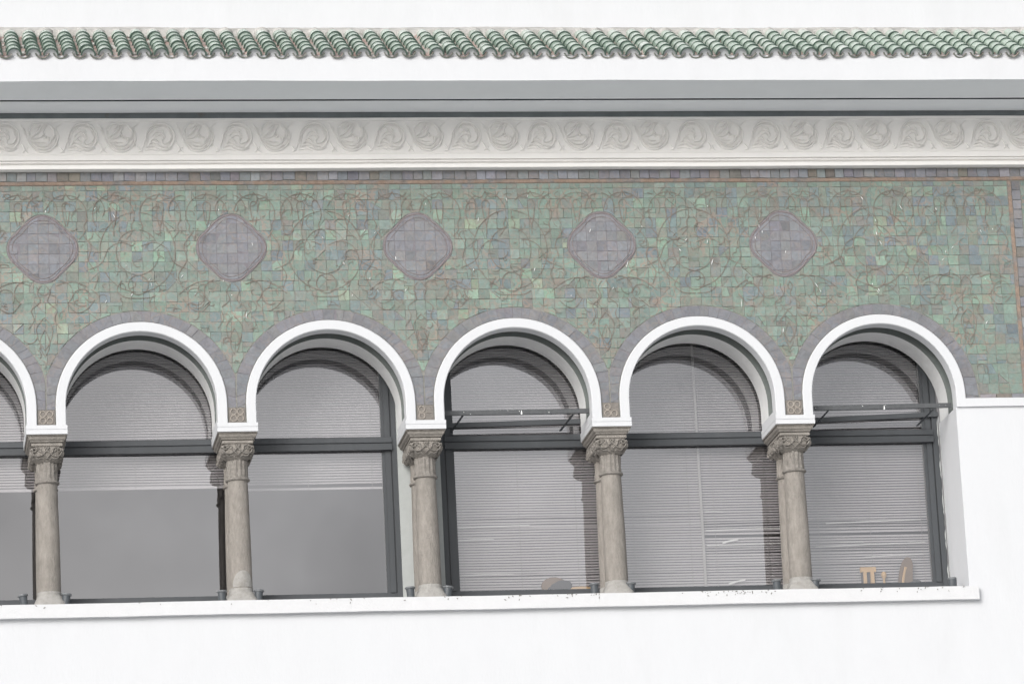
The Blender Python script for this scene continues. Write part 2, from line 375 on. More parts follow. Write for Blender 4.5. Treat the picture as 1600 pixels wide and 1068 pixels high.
def green(rnd):
    r = rnd.random()*sum(k for _, k in GREEN)
    for c, k in GREEN:
        r -= k
        if r <= 0: return vary(c, rnd, .06)
    return GREEN[0][0]
RINGR, RINGZ = .785, -.02                      # outer edge of the purple ring
def in_ring(x, z, grow=0):
    for k in NB:
        cx = B*k; dz = z-RINGZ
        d = math.hypot(x-cx, dz) if dz > 0 else abs(x-cx)
        if d < RINGR+grow: return k
    return None

# ================================================================== ARCHES (things)
ordn = {-1: 'cut off by the left edge of the photo', 0: 'second from the left', 1: 'third from the left', 2: 'with a rail across it in the middle',
        3: 'between the two arches that hold a rail', 4: 'at the right end of the row'}
arches = {}
for k in NB:
    cx = B*k
    t = thing('arch', (cx, 0, -.155), 'white round arch with purple tile ring, '+ordn[k], 'arch', 'round arches over the windows')
    arches[k] = t; last = k == 4; zr = -.105 if last else -.155
    m = MB(); pin = arch_path(RI, -.155, zr, 48); po = arch_path(RO, -.155, zr, 48)
    rnd = random.Random(50+k)
    band(m, cx, pin, po, -.02, .11); m.build('arch_band', M_white, t)
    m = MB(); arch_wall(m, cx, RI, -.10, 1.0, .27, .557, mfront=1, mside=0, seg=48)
    m.build('rear_arch', [M_rear, M_recess_shade], t)
    # ring tiles
    a0, a1 = 0, math.pi; nt_ = 31
    def ring_quad(aa, ab):
        q = []
        for a, which in ((aa, 0), (ab, 0), (ab, 1), (aa, 1)):
            c, s_ = math.cos(a), math.sin(a)
            if which == 0: x, z = .681*c, .681*s_
            else:
                x, z = RINGR*c, RINGR*s_+RINGZ
                lim = .745 if not (last and c > 0) else .79
                if abs(x) > lim:
                    z = z+(abs(x)-lim)*(-.3); x = math.copysign(lim, x)
            q.append((cx+x, z))
        return q
    quads = []; a = 0
    while a < math.pi-.02:
        b = min(a+rnd.uniform(.085, .125), math.pi)
        if math.pi-b < .05: b = math.pi
        g_ = .0012/.7
        quads.append(ring_quad(a+g_, b-g_)); a = b
    for sgn in (-1, 1):
        lim = .79 if (last and sgn > 0) else .745
        zbot = -.032 if (last and sgn > 0) else -.028
        q = [(cx+sgn*.681, zbot), (cx+sgn*lim, zbot), (cx+sgn*lim, -.024), (cx+sgn*.681, -.003)]
        quads.append(q if sgn > 0 else q[::-1])
    mm = MB()
    for q in quads: mm.add([(x, -.0022, z) for x, z in q], [(0, 1, 2, 3)])
    for q0, q1 in zip(quads[:-3], quads[1:-2]): mm.add([(q0[1][0], -.0022, q0[1][1]), (q1[0][0], -.0022, q1[0][1]), (q1[3][0], -.0022, q1[3][1]), (q0[2][0], -.0022, q0[2][1])], [(0, 1, 2, 3)])
    mm.build('ring_bed', M_bed, t)
    for q in quads:
        mm = MB()
        sa = sum(q[i][0]*q[(i+1) % 4][1]-q[(i+1) % 4][0]*q[i][1] for i in range(4))
        if sa < 0: q = q[::-1]
        tile(mm, q, 0, tuple(.93*q_ for q_ in vary(random.Random(rnd.random()).choice(PURPLE), rnd, .045)), rnd, h=.004, tilt=.02)
        mm.build('ring_tile', M_purple, t, glaze=True)
# ================================================================== MOSAIC (thing)
mos = thing('mosaic_panel', (3, 0, -.034), 'long wall panel of worn green glazed tiles with purple medallions, above the white arches', 'mosaic')
m = MB()
for k in NB: arch_wall(m, B*k, RO-.004, -.155 if k < 4 else -.105, 1.95, 0, .105, seg=40)
m.box(6.75, X1, 0, .105, -.034, 1.95); m.box(6.752, 6.755, 0, .105, -.09, -.034); m.box(X0-6, -2.25, 0, .105, -.2, 1.95)
m.build('grout_bed', M_grout, mos)
# white string course right of the last arch
m = MB(); extrude_x(m, [(-.0206, -.1048), (-.0206, -.036), (.05, -.036), (.05, -.1048)], 6.668, X1, 60, .0006, seed=9)
tag(m.build('string_course', M_white), 'white string course running right from the last arch under the green mosaic', 'string course')
# medallion outline
def med_r(a):
    best = 0; R0 = .264
    for q in range(4):
        d = R0*.44; rad = R0*.56
        th = a-q*math.pi/2; s_ = d*math.sin(th)
        if abs(s_) < rad:
            v = d*math.cos(th)+math.sqrt(rad*rad-s_*s_); best = max(best, v)
    return max(best, R0*(.87+.03*abs(math.cos(2*a))))
MEDZ = 1.281; MEDX = [-.75+B*i for i in range(5)]
def med_k(x, z, grow=0):
    for i, mx in enumerate(MEDX):
        dx, dz = x-mx, z-MEDZ; d = math.hypot(dx, dz)
        if d < .35 and d < med_r(math.atan2(dz, dx))+grow: return i
    return None
def sample(poly, n=4):
    o = []
    for i in range(len(poly)):
        a, b = poly[i], poly[(i+1) % len(poly)]
        for j in range(n): o.append((a[0]+(b[0]-a[0])*j/n, a[1]+(b[1]-a[1])*j/n))
    return o
def clip_green(poly):
    """push the tile's outline out of the rings and medallions; None when nothing is left"""
    near = any(in_ring(x, z, .02) is not None or med_k(x, z, .03) is not None for x, z in sample(poly, 2))
    if not near: return poly
    P = []; moved = 0
    S = sample(poly, 5)
    for x, z in S:
        k = in_ring(x, z, .004)
        if k is not None:
            cx = B*k; dz = z-RINGZ; moved += 1
            if dz > 0:
                d = math.hypot(x-cx, dz) or 1e-6; f = (RINGR+.005)/d; x, z = cx+(x-cx)*f, RINGZ+dz*f
            else: x = cx+math.copysign(RINGR+.005, x-cx)
        k = med_k(x, z, .022)
        if k is not None:
            dx, dz = x-MEDX[k], z-MEDZ; a = math.atan2(dz, dx); f = med_r(a)+.022; x, z = MEDX[k]+f*math.cos(a), MEDZ+f*math.sin(a); moved += 1
        P.append((x, z))
    if moved >= len(S)*.85: return None
    Q = [P[0]]
    for p in P[1:]:
        if math.hypot(p[0]-Q[-1][0], p[1]-Q[-1][1]) > .003: Q.append(p)
    if len(Q) < 4 or area(Q) < .0009: return None
    if any(in_ring(x, z, .0) is not None for x, z in Q): return None
    return Q
rnd = random.Random(11); tiles = []
grid = [-1.35]
while grid[-1] < 7.7: grid.append(grid[-1]+.0868*rnd.uniform(.95, 1.05))
rows = [(1.76, 1.801)]; z = 1.757
while z > -.03: rows.append((max(z-.0835, -.0), z-.0015)); z -= .0835
for ri, (zb, zt) in enumerate(rows):
    for xs, xe in ((-1.35, 7.160), (7.275, 7.62)):
        x = xs+(rnd.uniform(-.02, .02) if xs < 0 else 0)
        while x < xe-.015:
            nx = [q_ for q_ in grid if q_ > x+.03][0]+rnd.gauss(0, .0035)
            if rnd.random() < .04: nx = x+(nx-x)*rnd.uniform(.5, 1.4)
            x2 = min(nx, xe)
            if xe-x2 < .03: x2 = xe
            if zt < .1 and x < 6.79:
                if x2 < 6.80: x = x2; continue
                x = 6.79
            g_ = .0007; j = lambda: rnd.gauss(0, .0012)
            q = [(x+g_+j(), zb+j()), (x2-g_+j(), zb+j()), (x2-g_+j(), zt+j()), (x+g_+j(), zt+j())]
            parts = [q]
            r = rnd.random()
            if ri > 0 and x2-x > .06:                 # broken or pieced tiles
                if r < .09:
                    f = rnd.uniform(.3, .7); xm = x+(x2-x)*f; e = rnd.gauss(0, .012)
                    parts = [[q[0], (xm-g_+e, q[0][1]), (xm-g_-e, q[3][1]), q[3]], [(xm+g_+e, q[1][1]), q[1], q[2], (xm+g_-e, q[2][1])]]
                elif r < .125: parts = [[q[0], q[1], (q[2][0]-.002, q[2][1]-.004)], [(q[0][0], q[0][1]+.004), (q[2][0]-.003, q[2][1]), q[3]]]
                elif r < .155: parts = [[q[0], (q[1][0]-.004, q[1][1]), (q[3][0], q[3][1]-.004)], [(q[1][0], q[1][1]+.004), q[2], (q[3][0]+.004, q[3][1])]]
                elif r < .20:
                    zm = (zb+zt)/2+rnd.gauss(0, .008)
                    parts = [[q[0], q[1], (q[1][0], zm-g_), (q[0][0], zm-g_)], [(q[0][0], zm+g_), (q[1][0], zm+g_), q[2], q[3]]]
            c0 = green(rnd)
            for pp in parts:
                pp = clip_green(pp)
                if pp: tiles.append((area(pp)*(1-.012*abs(x)), pp, c0 if rnd.random() < .6 else green(rnd)))
            x = x2
tiles.sort(key=lambda t_: -t_[0])
def near_frame(p): return -1.1 < p[0][0] < 7.5
big = [t_ for t_ in tiles if near_frame(t_[1])][:300]; ids = set(id(t_) for t_ in big)
for a_, pp, c in big:
    mm = MB(); tile(mm, pp, 0, c, rnd); mm.build('glazed_tile', M_glaze, mos, glaze=True)
mm = MB()
for t_ in tiles:
    if id(t_) not in ids: tile(mm, t_[1], 0, t_[2], rnd)
tag(mm.build('small_glazed_tiles', M_glaze, mos, glaze=True), kind='stuff')
# purple border: top row, right-hand column, bottom row
def btile(q, name='border_tile'):
    mm = MB(); c = vary(rnd.choice(PURPLE), rnd, .13)
    if rnd.random() < .12: c = vary((.23, .19, .17), rnd, .1)
    tile(mm, q, 0, c, rnd, h=.008, tilt=.03); mm.build(name, M_purple, mos, glaze=True)
x = -1.35
while x < 7.6:
    x2 = x+.0845*rnd.uniform(.85, 1.15); g_ = .0018
    btile([(x+g_, 1.838+rnd.gauss(0, .0025)), (x2-g_, 1.838+rnd.gauss(0, .0025)), (x2-g_, 1.912-abs(rnd.gauss(0, .0035))), (x+g_, 1.912-abs(rnd.gauss(0, .0035)))]); x = x2
z = 1.80
while z > .01:
    z2 = max(z-.084*rnd.uniform(.88, 1.12), .004); g_ = .0018
    btile([(7.198+rnd.gauss(0, .001), z2+g_), (7.268, z2+g_), (7.268, z-g_), (7.198+rnd.gauss(0, .001), z-g_)]); z = z2
x = 6.80
while x < 7.6:
    x2 = x+.12*rnd.uniform(.8, 1.2); btile([(x+.002, -.031), (x2-.002, -.031), (x2-.002, .0), (x+.002, .0)]); x = x2
m = MB(); extrude_x(m, [(-.006, 1.805), (-.009, 1.812), (-.009, 1.83), (-.006, 1.835), (.003, 1.835), (.003, 1.805)], -1.6, 7.8, 260, .0012, seed=4)
m.add([(7.165, -.005, 0), (7.194, -.005, 0), (7.194, -.005, 1.803), (7.165, -.005, 1.803), (7.165, .002, 0), (7.194, .002, 0), (7.194, .002, 1.803), (7.165, .002, 1.803)],
      [(0, 1, 2, 3), (0, 4, 5, 1), (1, 5, 6, 2), (2, 6, 7, 3), (3, 7, 4, 0)])
m.build('rust_band', M_rust, mos)
# medallions
for i, mx in enumerate(MEDX):
    mt = MB(); S = 72
    lo = [(mx+(med_r(2*math.pi*j/S)+.018)*math.cos(2*math.pi*j/S), MEDZ+(med_r(2*math.pi*j/S)+.018)*math.sin(2*math.pi*j/S)) for j in range(S)]
    mt.add([(x, -.004, z) for x, z in lo]+[(x, .001, z) for x, z in lo], [tuple(range(S))]+[(j, j+S, (j+1) % S+S, (j+1) % S) for j in range(S)])
    mo = mt.build('medallion', M_bed, mos)
    rr_ = MB()
    pts = []
    for j in range(S+1):
        a = 2*math.pi*j/S; r = med_r(a)+.008+.004*math.sin(a*9+i); pts.append((mx+r*math.cos(a), MEDZ+r*math.sin(a)))
    rr_.ridge(pts, .010, .003, -.004)
    pts = []
    for j in range(S+1):
        a = 2*math.pi*j/S; r = med_r(a)*.905+.004*math.sin(a*7+2*i); pts.append((mx+r*math.cos(a), MEDZ+r*math.sin(a)))
    rr_.ridge(pts, .005, .0012, -.0075)
    rr_.build('medallion_rim', M_rimline, mo)
    x = mx-.30+rnd.uniform(0, .03); off = rnd.uniform(0, .03)
    for cxi in range(8):
        for czi in range(8):
            xa, za = x+cxi*.083, MEDZ-.31+off+czi*.083; q = [(xa+.0014, za+.0014), (xa+.0816, za+.0014), (xa+.0816, za+.0816), (xa+.0014, za+.0816)]
            P = []; mv = 0; S5 = sample(q, 5)
            for px, pz in S5:
                dx, dz = px-mx, pz-MEDZ; a = math.atan2(dz, dx); r = med_r(a)-.004; d = math.hypot(dx, dz)
                if d > r: mv += 1; px, pz = mx+r*math.cos(a), MEDZ+r*math.sin(a)
                P.append((px, pz))
            if mv > len(S5)*.85: continue
            Q = [P[0]]
            for p in P[1:]:
                if math.hypot(p[0]-Q[-1][0], p[1]-Q[-1][1]) > .004: Q.append(p)
            if len(Q) < 3 or area(Q) < .0006: continue
            if mv == 0: Q = q
            mm = MB(); c = vary(rnd.choice(PURPLE), rnd, .055)
            if rnd.random() < .04: c = tuple(q_*.72 for q_ in c)
            tile(mm, Q, -.002, c, rnd, h=.004, tilt=.025); mm.build('medallion_tile', M_purple, mo, glaze=True)
# rosette tiles at the foot of each spandrel
for i, mx in enumerate(MEDX):
    m = MB(); m.box(mx-.066, mx+.066, -.008, .002, -.152, -.031)
    for sx in (-1, 1):
        for sz in (-1, 1):
            c = (mx+sx*.027, -.091+sz*.027)
            if i in (2,) and sx > 0: continue
            if i == 3 and sx > 0 and sz > 0: continue
            m.ridge([(c[0]+.024*math.cos(a*math.pi/8), c[1]+.024*math.sin(a*math.pi/8)) for a in range(17)], .010, .007, -.008, mi=1)
    m.ridge([(mx-.05, -.091), (mx+.05, -.091)], .006, .005, -.008, mi=1)
    m.build('rosette_tile', [M_rose, M_rose2], mos)
# incised arabesque: thin bare-clay lines
inc = MB(); rnd = random.Random(21)
def line(pts, wd=.0052, brk=.12):
    cur = []
    def flush():
        if len(cur) > 2: inc.ridge(list(cur), [wd*rnd.uniform(.7, 1.25) for _ in cur], .0007, -.0082, n=3)
        cur.clear()
    for p in pts:
        if in_ring(*p, .02) is not None or med_k(*p, .035) is not None or not (-1.2 < p[0] < 7.15) or p[1] > 1.75 or rnd.random() < brk*.18: flush()
        else: cur.append(p)
    flush()
def arc(cx, cz, r, a0, a1, n=12, ez=1): return [(cx+r*math.cos(R(a0+(a1-a0)*i/n)), cz+ez*r*math.sin(R(a0+(a1-a0)*i/n))) for i in range(n+1)]
for b_ in range(-1, 5):
    ax = B*b_+.75                                    # medallion axis
    for sx in (-1, 1):
        f = lambda P: [(ax+sx*x, z) for x, z in P]
        for u in (.0, .375):
            # interlaced horseshoe arcs and tulips under the border
            line(f(arc(u+.19, 1.56, .165, 200, -20, 16, 1.0)))
            line(f(arc(u+.0, 1.60, .12, 80, -30, 10)))
            line(f(catmull([(u+.19, 1.74), (u+.16, 1.69), (u+.105, 1.70), (u+.075, 1.735)])))
            line(f(catmull([(u+.19, 1.74), (u+.225, 1.69), (u+.28, 1.70), (u+.30, 1.735)])))
            line(f(catmull([(u+.16, 1.62), (u+.172, 1.52), (u+.19, 1.45), (u+.19, 1.38)])), .006)
            line(f(catmull([(u+.22, 1.62), (u+.208, 1.52), (u+.19, 1.45)])), .006)
            line(f(arc(u+.19, 1.625, .032, 0, 180, 8, 1.2)))
            line(f(catmull([(u+.02, 1.52), (u+.05, 1.47), (u+.045, 1.42), (u+.09, 1.36)])))
            line(f(catmull([(u+.36, 1.52), (u+.33, 1.47), (u+.335, 1.42), (u+.29, 1.36)])))
            line(f(catmull([(u+.03, 1.66), (u+.06, 1.62), (u+.05, 1.58), (u+.015, 1.57)])), .0045)
        line(f(arc(.75, 1.25, .30, 95, 265, 18, 1.1)))
        line(f(arc(.75, 1.25, .17, 95, 265, 14, 1.1)), .0045)
        line(f(catmull([(.30, 1.42), (.38, 1.30), (.36, 1.18), (.43, 1.06), (.40, .95)])))
        line(f(catmull([(.34, 1.10), (.46, 1.16), (.52, 1.28), (.62, 1.33), (.72, 1.30)])))
        for d in range(5):                            # trellis
            line(f([(.40+.055*d, 1.02), (.40+.055*d+.11, .90)]), .004); line(f([(.40+.055*d+.11, 1.02), (.40+.055*d, .90)]), .004)
        line(f(arc(.13, .92, .10, -60, 150, 12))); line(f(arc(.30, .88, .07, 20, 300, 14)), .0045)
        line(f(catmull([(0, 1.0), (.05, .93), (.03, .85), (.10, .78), (.08, .70), (.13, .62)])))
        line(f(catmull([(0, .72), (.06, .64), (.05, .54), (.0, .45)])))
        line(f(catmull([(0, .62), (.035, .54), (.03, .46), (.0, .40)])), .0045)
        line(f(catmull([(.18, .84), (.25, .76), (.33, .78), (.40, .86)]))); line(f(catmull([(.10, .98), (.22, 1.01), (.34, .97), (.43, .90)])))
        line(f(catmull([(.62, 1.02), (.58, .94), (.64, .88), (.75, .87)])));  line(f(arc(.75, .98, .08, 90, 270, 10)))
rnd = random.Random(77)
for _ in range(900):                                  # short stray curls, all different
    x, z = rnd.uniform(-1.1, 7.1), rnd.uniform(.2, 1.72); r = rnd.uniform(.012, .06); a = rnd.uniform(0, 360)
    line(arc(x, z, r, a, a+rnd.choice((-1, 1))*rnd.uniform(60, 200), 8, rnd.uniform(.7, 1.3)), rnd.uniform(.003, .0052), .05)
tag(inc.build('incised_pattern', M_line, mos), kind='stuff')
# bright white nicks and streaks on the tiles
m = MB()
P = []
for px, pz, l, a in [(-.18, 1.55, .035, -60), (5.93, 1.66, .03, -55), (6.25, 1.58, .045, -60), (6.03, 1.47, .02, -80), (6.03, 1.36, .03, -80), (6.06, 1.28, .04, -65), (5.02, 1.33, .02, 85),
                      (3.95, 1.12, .055, 72), (4.65, 1.13, .05, 70), (4.15, .34, .05, -80), (4.87, .78, .06, 88), (5.5, .93, .04, -60), (5.53, .88, .03, -70), (.85, .72, .05, 85), (1.1, .68, .05, 85), (.45, .9, .02, 20),
                      (3.66, 1.4, .03, 70), (4.62, 1.3, .03, 80), (2.05, .45, .04, 86), (5.08, 1.38, .02, 85), (5.2, .55, .04, 82), (6.9, .6, .03, 60), (.35, 1.05, .03, 50), (2.75, 1.5, .03, 80), (6.6, 1.2, .02, 80)]:
    P.append((px, pz, l, a))
for _ in range(45): P.append((rnd.uniform(-1, 7.1), rnd.uniform(.75, 1.7), rnd.uniform(.008, .03), rnd.gauss(85, 25)))
for px, pz, l, a in P:
    if in_ring(px, pz, .03) is not None: continue
    dx, dz = math.cos(R(a))*l/2, math.sin(R(a))*l/2; q = rnd.uniform(.0018, .0035)
    m.ridge([(px-dx, pz-dz), (px+dx*.1, pz+dz*.1+.001), (px+dx, pz+dz)], [q*.6, q*2, q*.6], .003, -.0098, n=3)
tag(m.build('white_streaks', M_streak, mos), kind='stuff')

# ================================================================== CARVED FRIEZE (thing)
fr = thing('carved_frieze', (3, 0, 1.915), 'cream plaster frieze carved with leafy scrolls between the grey soffit and the green mosaic', 'frieze')
m = MB(); extrude_x(m, [(-.03, 2.052), (-.03, 2.325), (-.040, 2.332), (-.042, 2.350), (.03, 2.352), (.03, 2.052)], X0-4, X1, 120, .0008, seed=11)
m.build('frieze_panel', M_frieze, fr)
m = MB(); extrude_x(m, [(-.031, 2.052), (-.027, 2.046), (-.050, 2.040), (-.050, 2.000), (-.028, 1.994), (-.058, 1.986), (-.059, 1.975), (-.034, 1.966), (-.078, 1.950), (-.080, 1.918), (.03, 1.915), (.03, 2.050)], X0-4, X1, 120, .0008, seed=12)
m.build('moulding', M_mould, fr)
PITCH = .3095; HS = .128
def motif(kind):
    m = MB(); z0 = 2.193
    def rib(P, w0, w1, h, k=5, w2=None):
        pts = catmull(P, k); n = len(pts)
        ws = [(w0+(w1-w0)*math.sin(math.pi*min(1, i/(n-1)*1.0))) for i in range(n)]
        if w1 > .11 and h > .09 and k == 5:               # companion leaf edge inside the main rib
            cxm = sum(p_[0] for p_ in pts)/n; czm = sum(p_[1] for p_ in pts)/n; q_ = 1-.75*w1
            rib([(cxm+(a_-cxm)*q_*.97, czm+(b_-czm)*q_) for a_, b_ in P], .03, .07, .07, 4)
        m.ridge([(x*HS, z0+z*HS) for x, z in pts], [q*HS*.64 for q in ws], [1.45*h*HS*(q/w1) for q in ws], -.029)
        if w1 > .15: m.ridge([(x*HS, z0+z*HS) for x, z in pts[1:-1]], [q*HS*.16 for q in ws[1:-1]], .006, -.029-1.3*h*HS, n=3)
    if kind == 0:
        rib([(1.15, .95), (.75, .62), (.92, .1), (.72, -.5), (.2, -.88), (-.4, -.86), (-.85, -.5), (-1.08, 0.15), (-1.2, .7)], .05, .20, .10)
        rib([(-.15, .9), (.3, .85), (.62, .5), (.64, .05), (.45, -.3)], .05, .24, .12)
        rib([(.5, .62), (.62, .25), (.5, -.1), (.34, -.32)], .04, .12, .09)
        rib([(-.85, .1), (-.9, .5), (-.6, .85), (-.2, .93)], .05, .26, .13)
        rib([(-.8, .0), (-.55, .2), (-.3, .45), (-.02, .86)], .05, .26, .14)
        rib([(-.85, -.1), (-.4, -.05), (-.1, .15), (.02, .5), (.22, .8)], .05, .2, .13)
        rib([(-.6, .55), (-.38, .62), (-.2, .80)], .04, .10, .08)
        rib([(-.15, .12), (0, .2), (.12, .12), (.05, -.02), (-.06, .02)], .06, .13, .15)
        rib([(-.85, -.2), (-.5, -.42), (-.05, -.55), (.35, -.35), (.4, -.05), (.2, .05)], .05, .26, .15)
        rib([(-.7, -.4), (-.3, -.72), (.2, -.72), (.5, -.5)], .05, .17, .12)
        rib([(-.55, -.22), (-.2, -.32), (.1, -.3)], .04, .12, .10)
        rib([(.75, -.15), (.86, -.4), (.78, -.62)], .04, .10, .10)
        rib([(1.0, -.55), (1.2, -.85), (1.0, -.95)], .05, .14, .10); rib([(-1.0, -.6), (-1.12, -.8), (-.95, -.98)], .04, .12, .08)
    else:
        rib([(-1.2, -.9), (-.95, -.2), (-.75, .45), (-.3, .86), (.3, .88), (.78, .5), (.9, -.1), (.65, -.6), (.3, -.78)], .05, .22, .11)
        rib([(-.85, -.3), (-.7, .2), (-.4, .6), (.05, .72), (.4, .6)], .05, .13, .09)
        rib([(.55, .45), (.72, .1), (.55, -.3), (.2, -.42), (.1, -.2), (.3, -.05)], .05, .15, .13)
        rib([(-.55, .05), (-.3, .3), (.0, .35), (.25, .15), (.3, -.1)], .04, .14, .12)
        rib([(-.45, -.15), (-.2, .1), (.08, .1), (.15, -.1)], .04, .12, .12)
        rib([(-.6, -.25), (-.42, -.1), (-.2, -.18), (-.08, -.35)], .04, .13, .12)
        rib([(-.75, -.45), (-.5, -.32), (-.2, -.42), (.1, -.62), (.45, -.66)], .05, .2, .13)
        rib([(-.95, -.68), (-.5, -.56), (-.15, -.72), (.3, -.86), (.8, -.66)], .05, .18, .12)
        rib([(-1.0, -.86), (-.5, -.78), (-.1, -.92)], .05, .13, .10)
        rib([(.05, .55), (.2, .42), (.15, .25)], .04, .10, .09); rib([(-.3, .62), (-.15, .45), (-.2, .3)], .04, .09, .08)
        rib([(1.0, -.3), (1.22, -.75), (1.08, -.97)], .05, .13, .10); rib([(1.0, .9), (1.15, .6), (1.28, .2)], .05, .12, .09)
    return m
protos = []
xA = -.722-PITCH*2
for i in range(31):
    kd = (i+0) % 2
    if i < 2:
        o = motif(kd).build('scroll_relief', M_frieze, fr, origin=(0, 0, 2.0)); protos.append(o); o.location.x = xA+i*PITCH-3
    else:
        o = protos[kd].copy(); sc.collection.objects.link(o); o.parent = fr; o.location = protos[kd].location.copy(); o.location.x = xA+i*PITCH-3

# ================================================================== EAVE (thing)
ev = thing('tiled_eave', (3, -.88, 2.394), 'projecting eave with green glazed barrel tiles over a white fascia and grey soffit', 'eave')
YF = -.88
m = MB(); extrude_x(m, [(YF, 2.394), (YF, 2.592), (YF+.012, 2.606), (YF+.10, 2.61), (YF+.10, 2.44), (YF+.012, 2.44), (YF+.010, 2.394)], X0-4, X1, 150, .0014, seed=21)
m.build('fascia', M_white, ev)
m = MB(); extrude_x(m, [(YF+.012, 2.3945), (-.393, 2.3945), (-.393, 2.43), (YF+.012, 2.43)], X0-4, X1, 80, .0007, seed=22)
extrude_x(m, [(-.347, 2.396), (-.045, 2.396), (-.045, 2.43), (-.347, 2.43)], X0-4, X1, 80, .0007, seed=23)
m.build('soffit', M_soffit, ev)
m = MB(); m.box(X0-4, X1, -.02, .03, 2.352, 2.43)
m.build('shadow_gap', M_slot, ev)
m = MB(); m.box(X0-4, X1, -.42, -.32, 2.4305, 2.45); m.box(X0-4, X1, -.3505, -.3475, 2.3965, 2.43); m.build('joint_shade_backing', M_frame, ev)  # dark backing, plus a strip painting groove shade over the lit edge
BETA = R(28); sv = Vector((0, math.cos(BETA), math.sin(BETA))); nv = Vector((0, -math.sin(BETA), math.cos(BETA)))
E0 = Vector((0, YF-.022, 2.598))                   # line of the channels' lower lip
SPC = .1445; LEN = .152
def on(x, d, h): return tuple(Vector((x, 0, 0))+E0+sv*d+nv*h)
m = MB(); a0 = Vector(on(0, .12, -.02)); a1 = Vector(on(0, 1.14, -.02))
extrude_x(m, [(a0.y, a0.z), (a1.y, a1.z), (a1.y, a1.z-.05), (a0.y, a0.z-.05)], X0-4, X1, 1)
m.build('roof_bed', M_mortar, ev)
plug = MB()
def barrel(mb, x, d, r0, r1, ln, th, up=True, h=0, seg=9, mi_top=0, mi_nose=1, arcdeg=180, yaw=0, roll=0):
    """half-round tile; up: cover, else channel; r0 at the lower end"""
    P = []
    for (dd, r) in ((0, r0), (ln, r1)):
        for off in (0, -th):
            for i in range(seg):
                a = math.radians(90-arcdeg/2+arcdeg*i/(seg-1)); q = r+off
                X = x+q*math.cos(a)+yaw*dd; H = q*math.sin(a)+roll*math.cos(a)*q
                if not up: H = -q*math.sin(a)
                P.append(on(X, d+dd, h+H))
    n = seg; fs = []; 
    for i in range(n-1):
        fs.append((i, i+1, 2*n+i+1, 2*n+i)); fs.append((n+i, 3*n+i, 3*n+i+1, n+i+1))
    mb.add(P, fs, mi_top, smooth=True)
    mb.add(P, [(i, n+i, n+i+1, i+1) for i in range(n-1)]+[(2*n+i, 2*n+i+1, 3*n+i+1, 3*n+i) for i in range(n-1)]+[(0, 2*n, 3*n, n), (n-1, 2*n-1, 4*n-1, 3*n-1)], mi_nose)
rnd = random.Random(31)
proto = None; pch = None; extra = MB(); exch = MB(); mort = MB()
xs0 = -1.27; ncol = 62; ni = 0
for c in range(ncol):
    x = xs0+c*SPC+rnd.gauss(0, .003)
    ind = 1 <= c <= 50
    # channel between the covers
    xc = x+SPC/2
    for r_ in range(6):
        if r_ == 0 and c < 60:
            if pch is None:
                q = MB(); barrel(q, 0, 0, .062, .056, .21, .011, up=False, h=.037, arcdeg=140); pch = q.build('channel_tile', [M_terra, M_lip], ev, origin=tuple(on(0, 0, 0))); o = pch; pch_l = o.location.copy()
            else: o = pch.copy(); sc.collection.objects.link(o); o.parent = ev
            o.location = pch_l+Vector((xc, rnd.gauss(0, .004), rnd.gauss(0, .003)-.002)); o.rotation_euler = (rnd.gauss(0, .02), rnd.gauss(0, .05), rnd.gauss(0, .03))
        elif r_ > 0: barrel(exch, xc+rnd.gauss(0, .002), r_*LEN+.0, .060, .054, .21, .011, up=False, h=.036+rnd.gauss(0, .002), arcdeg=150)
    for r_ in range(6):
        d = r_*LEN+rnd.gauss(0, .0025)+(.004 if r_ else -.002)
        xo = x+rnd.gauss(0, .002)
        if ind:
            if proto is None:
                q = MB(); barrel(q, 0, 0, .062, .049, .187, .0135); proto = q.build('roof_tile', [M_roof, M_nose], ev, origin=tuple(on(0, 0, 0))); o = proto; pl = o.location.copy()
            else: o = proto.copy(); sc.collection.objects.link(o); o.parent = ev
            o.location = pl+Vector((xo, 0, 0))+sv*d+nv*(.002+rnd.gauss(0, .0015)); o.rotation_euler = (rnd.gauss(0, .006), rnd.gauss(0, .02), rnd.gauss(0, .014)); ni += 1
        else: barrel(extra, xo, d, .062, .049, .187, .0135, h=.002, yaw=rnd.gauss(0, .02))
    P_ = [Vector(on(x+.052*math.cos(math.pi*i/8), .022+rnd.gauss(0, .001), .058*math.sin(math.pi*i/8)-.006)) for i in range(9)]
    P_ = [Vector(on(x-.052, .022, -.05)), Vector(on(x+.052, .022, -.05))][::-1]+P_
    plug.loft([P_, [p+sv*.05 for p in P_]], 0)
    # lumpy mortar at the head of the row and dabs in the channels
    pts = [Vector(on(x+rnd.gauss(0, .006), 6*LEN-.01+.035*j, .0)) for j in range(4)]
    rr2 = .062+rnd.gauss(0, .004)
    mort.tube(pts, [rr2*.75, rr2, rr2*.95, rr2*.8], 9)
    for _ in range(3):
        q = Vector(on(xc+rnd.gauss(0, .012), rnd.uniform(.05, 6*LEN), .0)); s_ = rnd.uniform(.012, .026)
        mort.tube([q-sv*s_, q, q+sv*s_], [s_*.3, s_*.8, s_*.3], 6)
tag(extra.build('outer_roof_tiles', [M_roof, M_nose], ev), kind='stuff')
plug.build('mortar_plugs', M_white, ev)
tag(exch.build('upper_channel_tiles', [M_terra, M_lip], ev), kind='stuff')
tag(mort.build('mortar_dabs', M_mortar, ev), kind='stuff')
a0 = Vector(on(0, 6*LEN+.03, .045)); m = MB()
extrude_x(m, [(a0.y, a0.z-.06), (a0.y+.01, a0.z), (.103, 3.165), (.103, 3.0), (a0.y, a0.z-.1)], X0-4, X1, 220, .0035, seed=41)
m.build('mortar_flashing', M_mortar, ev)

